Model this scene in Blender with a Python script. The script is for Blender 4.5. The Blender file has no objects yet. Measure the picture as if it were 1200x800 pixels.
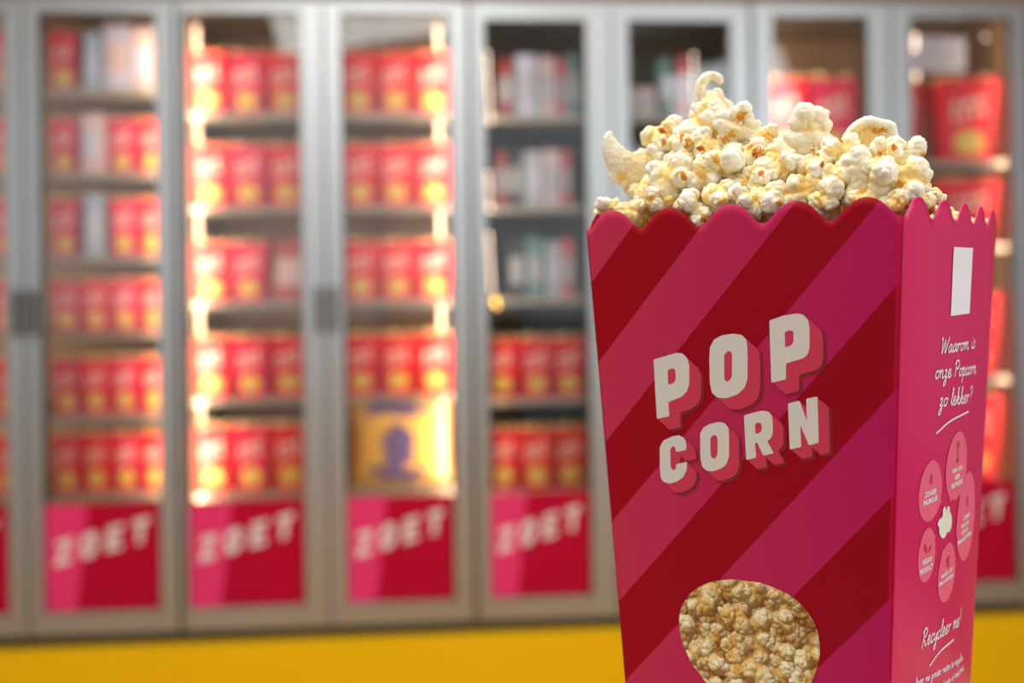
import bpy, bmesh, math, random
import numpy as np
from mathutils import Vector, Matrix, Euler
from mathutils.geometry import tessellate_polygon

sc = bpy.context.scene
C = sc.collection
EYE = 1.5
# ------------------------------------------------------------------ camera
cd = bpy.data.cameras.new('camera'); cam = bpy.data.objects.new('camera', cd); C.objects.link(cam)
cd.lens = 38.68; cd.sensor_width = 36.0; cd.shift_y = -0.0635; cd.shift_x = -0.0012
cam.location = (0, 0, EYE)
cam.rotation_euler = (Euler((math.radians(90), 0, 0)).to_matrix() @ Matrix.Rotation(-0.0122, 3, 'Z')).to_euler()
cd.dof.use_dof = True; cd.dof.focus_distance = 0.475; cd.dof.aperture_fstop = 4.7
cd.clip_start = 0.02
sc.camera = cam
# ------------------------------------------------------------------ view, world, large lights
sc.view_settings.view_transform = 'Standard'; sc.view_settings.look = 'None'
sc.view_settings.gamma = 1; sc.view_settings.use_curve_mapping = False
sc.view_settings.exposure = 0.0
sc.cycles.use_denoising = True
sc.cycles.max_bounces = 10; sc.cycles.transparent_max_bounces = 12
sc.cycles.sample_clamp_indirect = 6
w = bpy.data.worlds.new('world'); sc.world = w; w.use_nodes = True
w.node_tree.nodes['Background'].inputs[0].default_value = (0.80, 0.90, 1.0, 1)
w.node_tree.nodes['Background'].inputs[1].default_value = 0.36

def area(name, loc, target, sx, sy, power, col):
    l = bpy.data.lights.new(name, 'AREA'); l.shape = 'RECTANGLE'; l.size = sx; l.size_y = sy
    l.energy = power; l.color = col
    o = bpy.data.objects.new(name, l); C.objects.link(o); o.location = loc
    o.rotation_euler = (Vector(target) - Vector(loc)).to_track_quat('-Z', 'Y').to_euler()
    return o
area('key_light_right', (2.3, -0.2, 2.3), (0.1, 0.6, 1.4), 1.3, 1.5, 34, (0.93, 0.96, 1.0))  # unseen key light added from the right for the box side
area('ceiling_lamp', (-0.4, 0.9, 3.1), (0.1, 0.9, 0), 2.0, 1.2, 50, (1.0, 0.97, 0.92))
area('ceiling_lamp', (0.2, 2.2, 3.1), (0.2, 2.2, 0), 4.0, 0.5, 20, (0.96, 0.98, 1.0))
area('fill_light_front', (-1.0, -2.6, 2.3), (0, 3.6, 1.4), 6.0, 2.4, 36, (0.92, 0.96, 1.0))  # unseen fill light added behind the camera for box front and door frames

# ------------------------------------------------------------------ helpers
def tag(o, label=None, cat=None, group=None, kind=None):
    if label: o['label'] = label
    if cat: o['category'] = cat
    if group: o['group'] = group
    if kind: o['kind'] = kind
    return o

def mat(name, col, rough=0.5, metal=0.0, spec=0.5, emit=None, es=0, noise=0.0, nscale=30, bump=0.0, bscale=300,
        coat=0.0, sss=0.0):
    m = bpy.data.materials.new(name); m.use_nodes = True
    nt = m.node_tree; b = nt.nodes['Principled BSDF']
    b.inputs['Base Color'].default_value = (*col, 1); b.inputs['Roughness'].default_value = rough
    b.inputs['Metallic'].default_value = metal; b.inputs['Specular IOR Level'].default_value = spec
    b.inputs['Coat Weight'].default_value = coat; b.inputs['Coat Roughness'].default_value = 0.25
    if emit:
        b.inputs['Emission Color'].default_value = (*emit, 1); b.inputs['Emission Strength'].default_value = es
    tc = nt.nodes.new('ShaderNodeTexCoord')
    if noise > 0:
        n = nt.nodes.new('ShaderNodeTexNoise'); n.inputs['Scale'].default_value = nscale
        nt.links.new(tc.outputs['Object'], n.inputs['Vector'])
        mx = nt.nodes.new('ShaderNodeMix'); mx.data_type = 'RGBA'
        nt.links.new(n.outputs['Fac'], mx.inputs['Factor'])
        mx.inputs['A'].default_value = (*[c * (1 - noise) for c in col], 1)
        mx.inputs['B'].default_value = (*[min(1, c * (1 + noise)) for c in col], 1)
        nt.links.new(mx.outputs['Result'], b.inputs['Base Color'])
    if bump > 0:
        n = nt.nodes.new('ShaderNodeTexNoise'); n.inputs['Scale'].default_value = bscale
        nt.links.new(tc.outputs['Object'], n.inputs['Vector'])
        bp = nt.nodes.new('ShaderNodeBump'); bp.inputs['Strength'].default_value = bump
        bp.inputs['Distance'].default_value = 0.001
        nt.links.new(n.outputs['Fac'], bp.inputs['Height']); nt.links.new(bp.outputs['Normal'], b.inputs['Normal'])
    return m

def empty(name, loc=(0, 0, 0), rz=0.0):
    o = bpy.data.objects.new(name, None); C.objects.link(o); o.location = loc; o.rotation_euler = (0, 0, rz)
    o.empty_display_size = 0.02
    return o

def link_mesh(name, me, m, parent=None, smooth=False):
    o = bpy.data.objects.new(name, me); C.objects.link(o)
    if m is not None:
        me.materials.clear()
        for x in (m if isinstance(m, (list, tuple)) else [m]): me.materials.append(x)
    if parent is not None: o.parent = parent
    if smooth: me.shade_smooth()
    return o

def pymesh(name, vs, fs, m, parent=None, smooth=False):
    me = bpy.data.meshes.new(name); me.from_pydata([tuple(v) for v in vs], [], fs); me.update()
    return link_mesh(name, me, m, parent, smooth)

def bm_box(bm, x0, x1, y0, y1, z0, z1, bev=0.0):
    r = bmesh.ops.create_cube(bm, size=1.0)
    for v in r['verts']:
        v.co = Vector((x0 + (v.co.x + .5) * (x1 - x0), y0 + (v.co.y + .5) * (y1 - y0), z0 + (v.co.z + .5) * (z1 - z0)))
    if bev > 0:
        es = list({e for v in r['verts'] for e in v.link_edges})
        bmesh.ops.bevel(bm, geom=es, offset=bev, segments=2, affect='EDGES', profile=.7)

def bm_obj(name, bm, m, parent=None, smooth=False):
    me = bpy.data.meshes.new(name); bm.to_mesh(me); bm.free()
    return link_mesh(name, me, m, parent, smooth)

def boxes(name, lst, m, parent=None, bev=0.0):
    bm = bmesh.new()
    for b in lst: bm_box(bm, *b, bev)
    return bm_obj(name, bm, m, parent)

def copy_tree(o, parent=None):
    c = o.copy(); C.objects.link(c)
    if parent is not None: c.parent = parent
    for ch in list(o.children): copy_tree(ch, c)
    return c

def catmull(P, n=6):
    if len(P) < 3: return [tuple(p) for p in P]
    P = [np.array(p, float) for p in P]; Q = [2 * P[0] - P[1]] + P + [2 * P[-1] - P[-2]]; out = []
    for i in range(1, len(Q) - 2):
        for k in range(n):
            t = k / n
            out.append(tuple(0.5 * ((2 * Q[i]) + (-Q[i - 1] + Q[i + 1]) * t + (2 * Q[i - 1] - 5 * Q[i] + 4 * Q[i + 1] - Q[i + 2]) * t * t + (-Q[i - 1] + 3 * Q[i] - 3 * Q[i + 1] + Q[i + 2]) * t ** 3)))
    out.append(tuple(P[-1])); return out

def round_poly(P, it=2):
    for _ in range(it):
        o = []
        for i in range(len(P)):
            a, b = np.array(P[i]), np.array(P[(i + 1) % len(P)])
            o += [tuple(a * .8 + b * .2), tuple(a * .2 + b * .8)]
        P = o
    return P

def fill2d(loops):
    """loops of 2D points (outer, holes) -> verts, tris"""
    vs = [tuple(p) for l in loops for p in l]
    tr = tessellate_polygon([[Vector((p[0], p[1], 0)) for p in l] for l in loops])
    return vs, [tuple(t) for t in tr]

# ------------------------------------------------------------------ structure: floor, back wall, ceiling
WX, WY = -1.676, 3.6                       # where the cabinet row starts, and its direction
RZ = math.atan2(.0719, .9974)
def wall_pt(s, n=0.0, z=0.0):
    return (WX + s * .9974 - n * .0719, WY + s * .0719 + n * .9974, z)

m_floor = mat('floor_wood', (0.66, 0.33, 0.05), 0.42, noise=.25, nscale=6)
m_wall = mat('wall_paint', (0.42, 0.30, 0.25), 0.8, noise=.06)
m_ceil = mat('ceiling_paint', (0.75, 0.76, 0.76), 0.9, noise=.04)
def slab(name, x0, x1, y0, y1, z0, z1, m):
    cx, cy, cz = (x0 + x1) / 2, (y0 + y1) / 2, z0
    o = boxes(name, [(x0 - cx, x1 - cx, y0 - cy, y1 - cy, 0, z1 - z0)], m); o.location = (cx, cy, cz)
    return tag(o, kind='structure')
slab('floor', -6, 6, -4, 6.5, -0.1, 0, m_floor)
slab('ceiling', -6, 6, -4, 6.5, 3.3, 3.4, m_ceil)
wb = boxes('wall_back', [(-3, 7, 0, .1, 0, 3.3)], m_wall); wb.location = wall_pt(0, .62); wb.rotation_euler = (0, 0, RZ)
tag(wb, kind='structure')

# yellow plinth
m_yel = mat('yellow_laminate', (1.0, 0.58, 0.0), 0.55, noise=.04, nscale=3, spec=.2)
pl = empty('plinth', wall_pt(-1.2, 0), RZ)
tag(pl, 'long bright yellow plinth running under the row of glass-door cabinets', 'plinth')
boxes('plinth_body', [(0, 6.0, -.05, .6, 0, .30)], m_yel, pl, .006)
m_dark = mat('dark_gap', (0.035, 0.03, 0.02), 0.7, noise=.1)

# ------------------------------------------------------------------ cabinets
m_steel = mat('brushed_steel', (0.50, 0.53, 0.54), 0.42, 1.0, noise=.05, nscale=8)
m_steel_in = mat('cabinet_interior', (0.42, 0.27, 0.18), 0.6, 0.0, noise=.08, nscale=5)
m_black_in = mat('dark_interior', (0.05, 0.045, 0.035), 0.5, 0.0, noise=.2, nscale=5)
m_shelf = mat('shelf_metal', (0.42, 0.36, 0.31), 0.5, 0.3, noise=.08)
m_handle = mat('handle_grey', (0.16, 0.16, 0.16), 0.4, 0.6, noise=.05)
m_led = mat('warm_led', (1, .9, .75), .4, emit=(1.0, 0.62, 0.36), es=16)
m_ledbar = mat('led_bar', (.8, .75, .65), .4, emit=(1.0, 0.80, 0.60), es=3.0)
m_amber_led = mat('amber_led', (1, .6, .1), .4, emit=(1.0, 0.45, 0.02), es=14)
m_pink = mat('sign_pink', (0.88, 0.045, 0.18), 0.55, noise=.04, spec=.15)
m_crim = mat('sign_crimson', (0.52, 0.001, 0.035), 0.55, noise=.04, spec=.12)
m_white = mat('print_white', (0.88, 0.80, 0.80), 0.5, noise=.03)
# glass: thin pane, mostly clear with a faint reflection
m_glass = bpy.data.materials.new('clear_glass'); m_glass.use_nodes = True
nt = m_glass.node_tree; nt.nodes.clear()
out = nt.nodes.new('ShaderNodeOutputMaterial'); tr = nt.nodes.new('ShaderNodeBsdfTransparent'); gl = nt.nodes.new('ShaderNodeBsdfGlossy')
fr = nt.nodes.new('ShaderNodeFresnel'); fr.inputs['IOR'].default_value = 1.5
mx = nt.nodes.new('ShaderNodeMixShader'); gl.inputs['Roughness'].default_value = .02
tr.inputs['Color'].default_value = (.96, .98, .97, 1)
nt.links.new(fr.outputs[0], mx.inputs[0]); nt.links.new(tr.outputs[0], mx.inputs[1]); nt.links.new(gl.outputs[0], mx.inputs[2])
nt.links.new(mx.outputs[0], out.inputs[0])

# block letters of the door signs, on a 0..1 grid each (x right, y up)
def ring(x0, y0, x1, y1, t):
    o = round_poly([(x0, y0), (x1, y0), (x1, y1), (x0, y1)], 2)
    i = round_poly([(x0 + t, y0 + t), (x1 - t, y0 + t), (x1 - t, y1 - t), (x0 + t, y1 - t)], 1)
    return [o, i]
SIGN = {'Z': [[(0, 0), (1, 0), (1, .25), (.45, .25), (1, .78), (1, 1), (0, 1), (0, .75), (.55, .75), (0, .22)]],
        'O': ring(0, 0, 1, 1, .32),
        'E': [[(0, 0), (1, 0), (1, .23), (.38, .23), (.38, .39), (.85, .39), (.85, .61), (.38, .61), (.38, .77), (1, .77), (1, 1), (0, 1)]],
        'T': [[(.31, 0), (.69, 0), (.69, .75), (1, .75), (1, 1), (0, 1), (0, .75), (.31, .75)]]}

def sign(parent, x0, x1, z0, z1, y):
    W, H = x1 - x0, z1 - z0
    s = boxes('sign', [(x0, x1, y - .002, y, z0, z1)], m_crim, parent)
    vs, fs = fill2d([[(x0, z0), (x0 + .26 * W, z0), (x0 + .37 * W, z1), (x0, z1)]])
    o = pymesh('stripe', [(a, y - .0028, b) for a, b in vs], fs, m_pink, s)
    V, F = [], []
    for k, ch in enumerate('ZOET'):
        ox, oy = .07 + k * .225, .42 + k * .060
        loops = [[(p[0] * .14, p[1] * .235) for p in l] for l in SIGN[ch]]
        loops = [[(x0 + W * (ox + a + .10 * b), z0 + H * (oy + b + a * .25)) for a, b in l] for l in loops]
        vs, fs = fill2d(loops); n = len(V)
        V += [(a, y - .0034, b) for a, b in vs]; F += [tuple(i + n for i in f) for f in fs]
    pymesh('lettering', V, F, m_white, s)

ZB, ZT = 0.327, 2.44
def cabinet(s0, s1, doors, glass_top, label, interior, leds, shelves):
    """doors: [(glass_x0, glass_x1), ...] in row coordinates"""
    root = empty('display_cabinet', wall_pt(s0, 0, ZB), RZ)
    tag(root, label, 'display cabinet')
    Wd = s1 - s0; H = ZT - ZB; D = .55; e = .006; fy = 0.045      # doors occupy 0..fy
    bx = [(e, .03, fy, D, 0, H), (Wd - .03, Wd - e, fy, D, 0, H), (.03, Wd - .03, fy, D, H - .03, H),
          (.03, Wd - .03, fy, D, 0, .05)]
    boxes('carcass', bx, m_steel, root, .002)
    boxes('back_panel', [(.03, Wd - .03, D - .02, D - .001, .05, H - .03)], interior, root)
    boxes('inner_lining', [(.03, .034, fy + .002, D - .02, .05, H - .03), (Wd - .034, Wd - .03, fy + .002, D - .02, .05, H - .03)], interior, root)
    mid = Wd / 2 if len(doors) > 1 else None
    for i, (g0, g1) in enumerate(doors):
        g0 -= s0; g1 -= s0
        dx0 = e if i == 0 else mid + .003; dx1 = Wd - e if i == len(doors) - 1 else mid - .003
        d = empty('door', (0, 0, 0)); d.parent = root
        zt = glass_top - ZB; zb = 0.085; dt = H - .022 if glass_top > 2.38 else H - .03
        fb = [(dx0, g0, 0, fy, 0.012, dt), (g1, dx1, 0, fy, 0.012, dt), (g0, g1, 0, fy, 0.012, zb), (g0, g1, 0, fy, zt, dt)]
        boxes('door_frame', fb, m_steel, d, .003)
        boxes('door_glass', [(g0 - .002, g1 + .002, .022, .026, zb - .002, zt + .002)], m_glass, d)
        boxes('gasket', [(g0, g0 + .006, .026, .04, zb, zt), (g1 - .006, g1, .026, .04, zb, zt)], m_dark, d)
        hx = (mid - .036) if i == 0 else (mid + .014)
        hz0, hz1 = 1.325 - ZB, 1.475 - ZB
        boxes('handle', [(hx, hx + .022, -.034, -.020, hz0, hz1), (hx + .004, hx + .018, -.021, 0.001, hz0 + .01, hz0 + .03),
                         (hx + .004, hx + .018, -.021, 0.001, hz1 - .03, hz1 - .01)], m_handle, d, .003)
        sign(d, g0 + .004, g1 - .006, zb + .002, .765 - ZB, .022)
    for z in shelves:
        boxes('shelf', [(.036, Wd - .036, .085, D - .03, z - ZB - .018, z - ZB), (.036, Wd - .036, .078, .085, z - ZB - .020, z - ZB + .003)], m_shelf, root, .001)
    boxes('foot_rail', [(e, Wd - e, .012, D, -.026, 0)], m_dark, root)
    # led strips mounted inside the front corners: real lamps
    for sx, on, pw in leds:
        x = .042 if sx == 0 else Wd - .042
        l = bpy.data.lights.new('led_strip_light', 'AREA'); l.shape = 'RECTANGLE'; l.size = .012; l.size_y = H - .35
        l.energy = pw; l.color = (1.0, .74, .50)
        lo = bpy.data.objects.new('led_strip_light', l); C.objects.link(lo); lo.parent = root
        lo.location = (x, .050, H / 2 + .1)
        dr = Vector((.72 if sx == 0 else -.72, .70, 0))
        lo.rotation_euler = dr.to_track_quat('-Z', 'Y').to_euler()
    return root, Wd

S = [-.412, .565, 1.542, 2.512, 3.495]
cab_a, _ = cabinet(S[0], S[1], [(-.363, .014), (.123, .501)], 2.388, 'steel glass-door cabinet at the left edge of the photo, its top boxes hazed by reflections', m_steel_in,
                   [(0, 0, 8), (1, 0, 5)], [.785, 1.05, 1.331, 1.584, 1.865, 2.146])
cab_b, _ = cabinet(S[1], S[2], [(.59, .975), (1.111, 1.473)], 2.388, 'steel glass-door cabinet with five bright rows of red boxes and a purple-printed bag', m_steel_in,
                   [(0, 0, 6), (1, 0, 9)], [.775, 1.097, 1.425, 1.747, 2.065])
cab_c, _ = cabinet(S[2], S[3], [(1.591, 1.939), (2.083, 2.438)], 2.368, 'steel glass-door cabinet with a black interior and dark upper shelves', m_black_in,
                   [(0, 0, 3.0), (1, 0, 1.5)], [.757, 1.077, 1.424, 1.742, 2.055])
cab_d, _ = cabinet(S[3], S[4], [(2.587, 2.925), (3.074, 3.442)], 2.386, 'steel glass-door cabinet at the right edge, behind the big popcorn box', m_steel_in,
                   [(0, 0, 9), (1, 0, 2.5)], [.747, 1.12, 1.59, 1.89])

def led_dots(root, s0, spots, m, name='led_strip'):
    bm = bmesh.new()
    for s, n, z, r in spots:
        bmesh.ops.create_icosphere(bm, subdivisions=1, radius=r, matrix=Matrix.Translation((s - s0, n, z - ZB)))
    return bm_obj(name, bm, m, root)
boxes('led_channel', [(.040, .050, .056, .062, .3, 2.0)], m_shelf, cab_c)
m_dot = mat('led_dot', (1, .85, .75), .4, emit=(1.0, .70, .54), es=13)
for z0, z1 in ((2.03, 2.265), (1.735, 1.85), (1.45, 1.64)):
    led_dots(cab_c, S[2], [(1.602 + .001 * i, .062, z1 - i * .023, .0036) for i in range(int((z1 - z0) / .023) + 1)], m_dot)
led_dots(cab_c, S[2], [(1.622, .062, 1.418, .006), (1.628, .062, 1.40, .005)], m_amber_led, 'amber_lamp')
led_dots(cab_c, S[2], [(2.323, .062, 2.26 - i * .023, .0036) for i in range(8)], m_dot)
led_dots(cab_d, S[3], [(3.122, .07, 2.335 - i * .016, .0042) for i in range(4)], m_dot)
led_dots(cab_d, S[3], [(3.124, .07, 2.20 - i * .016, .0042) for i in range(2)], m_dot)
led_dots(cab_d, S[3], [(3.13, .07, 1.77, .006)], m_dot); led_dots(cab_d, S[3], [(3.38, .07, 2.33, .0035)], m_dot)
m_bright = mat('led_bright', (1, .85, .75), .4, emit=(1.0, .74, .48), es=2.2)
for root, s0, ss in ((cab_b, S[1], .606), (cab_b, S[1], 1.437)):
    boxes('led_strip', [(ss - s0 - .006, ss - s0 + .006, .150, .156, .47, 2.05)], m_bright, root, .001)

# ------------------------------------------------------------------ the small boxes on the shelves
m_red = mat('carton_red', (0.78, 0.012, 0.03), 0.4, noise=.06, nscale=20)
m_redmag = mat('carton_magenta', (0.70, 0.012, 0.08), 0.4, noise=.06, nscale=20)
m_text = mat('carton_text', (0.92, 0.70, 0.66), 0.5, noise=.05)
m_pic = mat('carton_picture', (0.92, 0.50, 0.12), 0.5, noise=.5, nscale=90)
m_heap = mat('small_popcorn', (0.86, 0.60, 0.30), 0.7, noise=.35, nscale=60, bump=.6, bscale=80)

def scallop(t, h=1.0):
    u = abs(2 * t - 1); m = .70          # wide round crest, narrow round valley
    return h * (1 - u * u / m) if u <= m else h * (1 - u) ** 2 / (1 - m)

LET = {  # traced block letters in the crop's own pixels: outer loop, then holes
 'P1': [[(80,237),(125,224),(168,211),(190,212),(209,228),(219,255),(220,300),(219,335),(210,362),(190,382),(138,403),(142,458),(93,469)], [(135,278),(157,270),(166,280),(167,316),(158,329),(137,336)]],
 'O1': [[(298,235),(300,190),(315,160),(345,143),(390,136),(425,141),(443,160),(447,200),(447,310),(437,345),(410,372),(365,388),(330,386),(308,368),(300,330)], [(356,220),(368,204),(384,206),(387,222),(386,303),(376,320),(362,324),(356,310)]],
 'P2': [[(532,85),(585,66),(640,57),(665,62),(682,80),(689,110),(689,190),(683,215),(665,232),(597,252),(597,315),(540,328)], [(592,130),(613,122),(625,126),(627,142),(627,168),(617,182),(594,190)]],
 'C1': [[(104,580),(118,553),(150,538),(180,532),(202,545),(208,565),(208,590),(167,598),(166,582),(158,574),(147,582),(145,600),(147,655),(154,669),(165,667),(169,655),(168,645),(211,636),(209,670),(195,697),(170,714),(140,721),(118,714),(108,698),(105,660)]],
 'O2': [[(262,525),(275,502),(300,488),(335,480),(360,486),(373,505),(375,540),(375,615),(365,645),(345,662),(310,674),(285,670),(270,655),(263,620)], [(302,545),(312,532),(325,532),(330,545),(330,605),(325,619),(313,625),(303,613)]],
 'R1': [[(433,455),(470,444),(505,436),(530,440),(543,458),(546,490),(546,525),(538,545),(524,555),(550,603),(508,612),(485,561),(476,562),(481,620),(442,629)], [(476,487),(493,482),(502,490),(503,510),(497,522),(478,528)]],
 'N1': [[(605,408),(650,397),(679,478),(676,390),(720,381),(725,562),(687,572),(653,492),(657,578),(612,588)]]}
# the letters' measured place on the panel: crop pixel -> (across, down) in metres
def let_xy(a, b):
    x, y = 740 + a / 3.3333, 350 + b / 3.3333
    den = HM[2][0] * x + HM[2][1] * y + 1
    return ((HM[0][0] * x + HM[0][1] * y + HM[0][2]) / den, (HM[1][0] * x + HM[1][1] * y + HM[1][2]) / den)
HM = [[0.00066968321, -2.3320213e-05, -0.56554441], [2.5171128e-05, 0.00061754387, -0.18400015], [0.00083483082, -8.4639483e-05]]
LETM = {k: [[let_xy(*p) for p in l] for l in v] for k, v in LET.items()}
EXT1, EXT2 = (0.0056, 0.0046), (0.0046, 0.0037)

cw, ch, cdp = .128, .205, .10           # carton width, height, depth
def small_carton(red, big=True):
    root = empty('popcorn_carton')
    V, F = [], []
    n = 20
    def side_pt(k, t, top):
        ww, dd = (cw / 2, cdp / 2) if top else (cw * .40, cdp * .40)
        cs = [(-ww, -dd), (ww, -dd), (ww, dd), (-ww, dd)]
        a, b = cs[k], cs[(k + 1) % 4]
        return (a[0] + (b[0] - a[0]) * t, a[1] + (b[1] - a[1]) * t)
    for k in range(4):
        for i in range(n):
            t = i / n
            x, y = side_pt(k, t, False); V.append((x, y, 0))
            x, y = side_pt(k, t, True); V.append((x, y, ch + scallop(t * 4 % 1, .010)))
    N = 4 * n
    for i in range(N):
        j = (i + 1) % N
        F.append((2 * i, 2 * j, 2 * j + 1, 2 * i + 1))
    F.append(tuple(2 * i for i in range(N))[::-1])
    o = pymesh('carton', V, F, red, root)
    md = o.modifiers.new('thick', 'SOLIDIFY'); md.thickness = .001
    def onface(p, d):                 # panel coords of the big box -> this carton's front
        z = ch * (1 - (d + .004) / .235); k = z / ch
        hw = cw / 2 * (.8 + .2 * k); yy = cdp / 2 * (.8 + .2 * k)
        return (p / .073 * cw / 2 * 1.15, -yy - .0012, z)
    V, F = [], []
    for k_, lo in LETM.items():
        vs, fs = fill2d(lo); b = len(V)
        V += [onface(*p) for p in vs]; F += [tuple(i + b for i in f) for f in fs]
    pymesh('lettering', V, F, m_text, root)
    P = [onface(.036 * math.cos(a), .175 + .036 * math.sin(a)) for a in [i * math.tau / 24 for i in range(24)]]
    pymesh('picture', P, [tuple(range(24))], m_pic, root)
    bm = bmesh.new(); rnd = random.Random(4)
    for i in range(26):
        px, py = rnd.uniform(-.42, .42) * cw, rnd.uniform(-.42, .42) * cdp
        bmesh.ops.create_icosphere(bm, subdivisions=2, radius=rnd.uniform(.010, .015),
                                   matrix=Matrix.Translation((px, py, ch - .002 + rnd.uniform(0, .018) * (1 - abs(px) / cw))))
    bm_box(bm, -cw * .46, cw * .46, -cdp * .46, cdp * .46, ch - .02, ch - .008)
    h = bm_obj('popcorn_heap', bm, m_heap, root, True); h['kind'] = 'stuff'
    return root
proto_r = small_carton(m_red); proto_m = small_carton(m_redmag)
used = set()
ORD = ['first', 'second', 'third', 'fourth', 'fifth', 'sixth', 'seventh']
def put(proto, s, n, z, sx, sz, label, group, cat='popcorn box', rot=0.0):
    o = proto if proto.name not in used else copy_tree(proto)
    used.add(proto.name)
    o.location = wall_pt(s, n, z); o.rotation_euler = (0, 0, RZ + rot); o.scale = (sx, sx, sz)
    tag(o, label, cat, group); return o

def row(door, g0, g1, z, h, count, rowname, protos, n=.155, skip=()):
    wd = (g1 - g0) / count
    for i in range(count):
        if i in skip: continue
        s = g0 + wd * (i + .5)
        rn = random.Random(int(s * 1000 + z * 77))
        sx = wd * .965 / cw; sz = h / (ch + .028)
        put(protos[i % len(protos)], s, n + rn.uniform(0, .012), z, sx, sz,
            f'red popcorn box, {ORD[i]} from left on the {rowname} row behind the {door} door', f'popcorn boxes behind the {door} door', rot=rn.uniform(-.05, .05))
RN = ['top', 'second', 'third', 'fourth', 'fifth', 'lowest']
rowsA = [(2.146, .225), (1.865, .205), (1.584, .215), (1.331, .19), (1.05, .205), (.785, .215)]
for i, (z, h) in enumerate(rowsA):
    row('leftmost full', .115, .505, z, h, 4, RN[i], [proto_m, proto_r], skip={0: (1, 2, 3), 1: (1,), 2: (1,)}.get(i, ()))
    o = put(proto_r, -.03, .16, z, .098 / cw, h / (ch + .028), f'sliver of a red popcorn box on the {RN[i]} row at the left photo edge', 'popcorn boxes at the left photo edge')
rowsB = [(2.065, .235), (1.747, .235), (1.425, .22), (1.097, .225), (.775, .245)]
for i, (z, h) in enumerate(rowsB):
    nm = ['top', 'second', 'third', 'fourth', 'lowest'][i]
    row('second full', .586, .975, z, h, 3, nm, [proto_r, proto_m], skip=(2,) if i == 2 else ())
    if i < 4: row('third full', 1.098, 1.478, z, h, 3, nm, [proto_r])
rowsC = [(1.077, .225), (.757, .23)]
for i, (z, h) in enumerate(rowsC):
    nm = ['upper', 'lower'][i]
    row('fourth full', 1.585, 1.945, z, h, 3, nm + ' red', [proto_r])
    row('fifth', 2.083, 2.438, z, h, 3, nm + ' red', [proto_r])
put(proto_r, 2.66, .16, 1.89, .162 / cw, .33 / (ch + .028), 'large red popcorn box, left one behind the popcorn heap and the sixth door', 'large popcorn boxes behind the sixth door')
put(proto_m, 2.835, .16, 1.89, .17 / cw, .33 / (ch + .028), 'large red popcorn box, right one behind the popcorn heap and the sixth door', 'large popcorn boxes behind the sixth door')
for i, (z, h) in enumerate([(1.89, .325), (1.59, .26), (1.12, .33), (.747, .345)]):
    nm = ['top', 'second', 'third', 'lowest'][i]
    put(proto_r, 3.115, .20, z, .135 / cw, h / (ch + .028), f'red popcorn box half in shadow, left on the {nm} row of the rightmost door', 'popcorn boxes behind the rightmost door')
    put(proto_r, 3.325, .16, z, .205 / cw, h / (ch + .028), f'wide red popcorn box, right on the {nm} row of the rightmost door', 'popcorn boxes behind the rightmost door')

# flat packages on the dark upper shelves
def package(s, z, w_, h, m, label, group, d=.12, n=.12, band=None):
    root = empty('package', wall_pt(s, n, z), RZ); tag(root, label, 'package', group)
    boxes('package_body', [(-w_ / 2, w_ / 2, 0, d, 0, h)], m, root, .004)
    boxes('front_label', [(-w_ * .36, w_ * .36, -.002, .001, h * .25, h * .72)], band, root)
    boxes('lid_flap', [(-w_ / 2 + .002, w_ / 2 - .002, .01, d - .01, h, h + .006)], m, root)
m_lilac = mat('pack_lilac', (.62, .60, .78), .5, noise=.1); m_pale = mat('pack_pale_pink', (.75, .52, .55), .5, noise=.1)
m_dred = mat('pack_dark_red', (.34, .02, .03), .5, noise=.1); m_teal = mat('pack_teal', (.16, .28, .29), .5, noise=.15)
m_blk = mat('pack_black', (.03, .03, .035), .5, noise=.1); m_grey = mat('pack_grey', (.5, .5, .56), .5, noise=.1)
m_rose = mat('pack_rose', (.72, .12, .16), .5, noise=.1); m_purp = mat('pack_purple', (.14, .10, .28), .5, noise=.2, nscale=12)
m_bagy = mat('bag_yellow', (.85, .47, .10), .5, noise=.12, nscale=9)
for r, (z, items) in enumerate([
    (2.055, [(1.672, .045, .20, m_dred, 'dark red'), (1.745, .075, .215, m_lilac, 'pale lilac'), (1.818, .05, .21, m_pale, 'pale pink'), (1.865, .028, .20, m_rose, 'rose red'), (1.91, .05, .22, m_teal, 'dark teal')]),
    (1.742, [(1.652, .035, .19, m_dred, 'dark red'), (1.70, .045, .19, m_blk, 'black'), (1.765, .065, .19, m_grey, 'grey'), (1.83, .055, .195, m_pale, 'pale pink'), (1.88, .03, .19, m_rose, 'rose red')]),
    (1.424, [(1.70, .055, .20, m_blk, 'black'), (1.765, .06, .205, m_teal, 'dark teal'), (1.832, .05, .19, m_grey, 'grey'), (1.883, .04, .20, m_rose, 'rose red')])]):
    for (s, w_, h, m, cn) in items:
        package(s, z, w_, h, m, f'{cn} package standing on the {["top", "second", "third"][r]} dark shelf of the fourth full door', 'packages on the dark shelves', band=m_grey if m is not m_grey else m_lilac)
for (s, z, w_, h, m, cn) in [(2.15, 2.055, .10, .10, m_pale, 'pale pink'), (2.235, 2.055, .045, .20, m_teal, 'dark teal'), (2.30, 2.055, .03, .21, m_rose, 'rose red'), (2.37, 2.055, .05, .15, m_blk, 'black'),
                             (2.13, 1.742, .09, .20, m_lilac, 'lilac'), (2.22, 1.742, .07, .22, m_grey, 'light grey'), (2.32, 1.742, .06, .18, m_teal, 'short teal')]:
    package(s, z, w_, h, m, f'{cn} package on the {"top" if z > 2 else "second"} dark shelf above the popcorn heap, fifth door', 'packages on the dark shelves', band=m_grey if m is not m_grey else m_lilac)
package(3.24, 2.222, .20, .12, m_lilac, 'lilac package lying on top of the red boxes behind the rightmost door', 'packages on the boxes', n=.14, band=m_grey)

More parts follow.
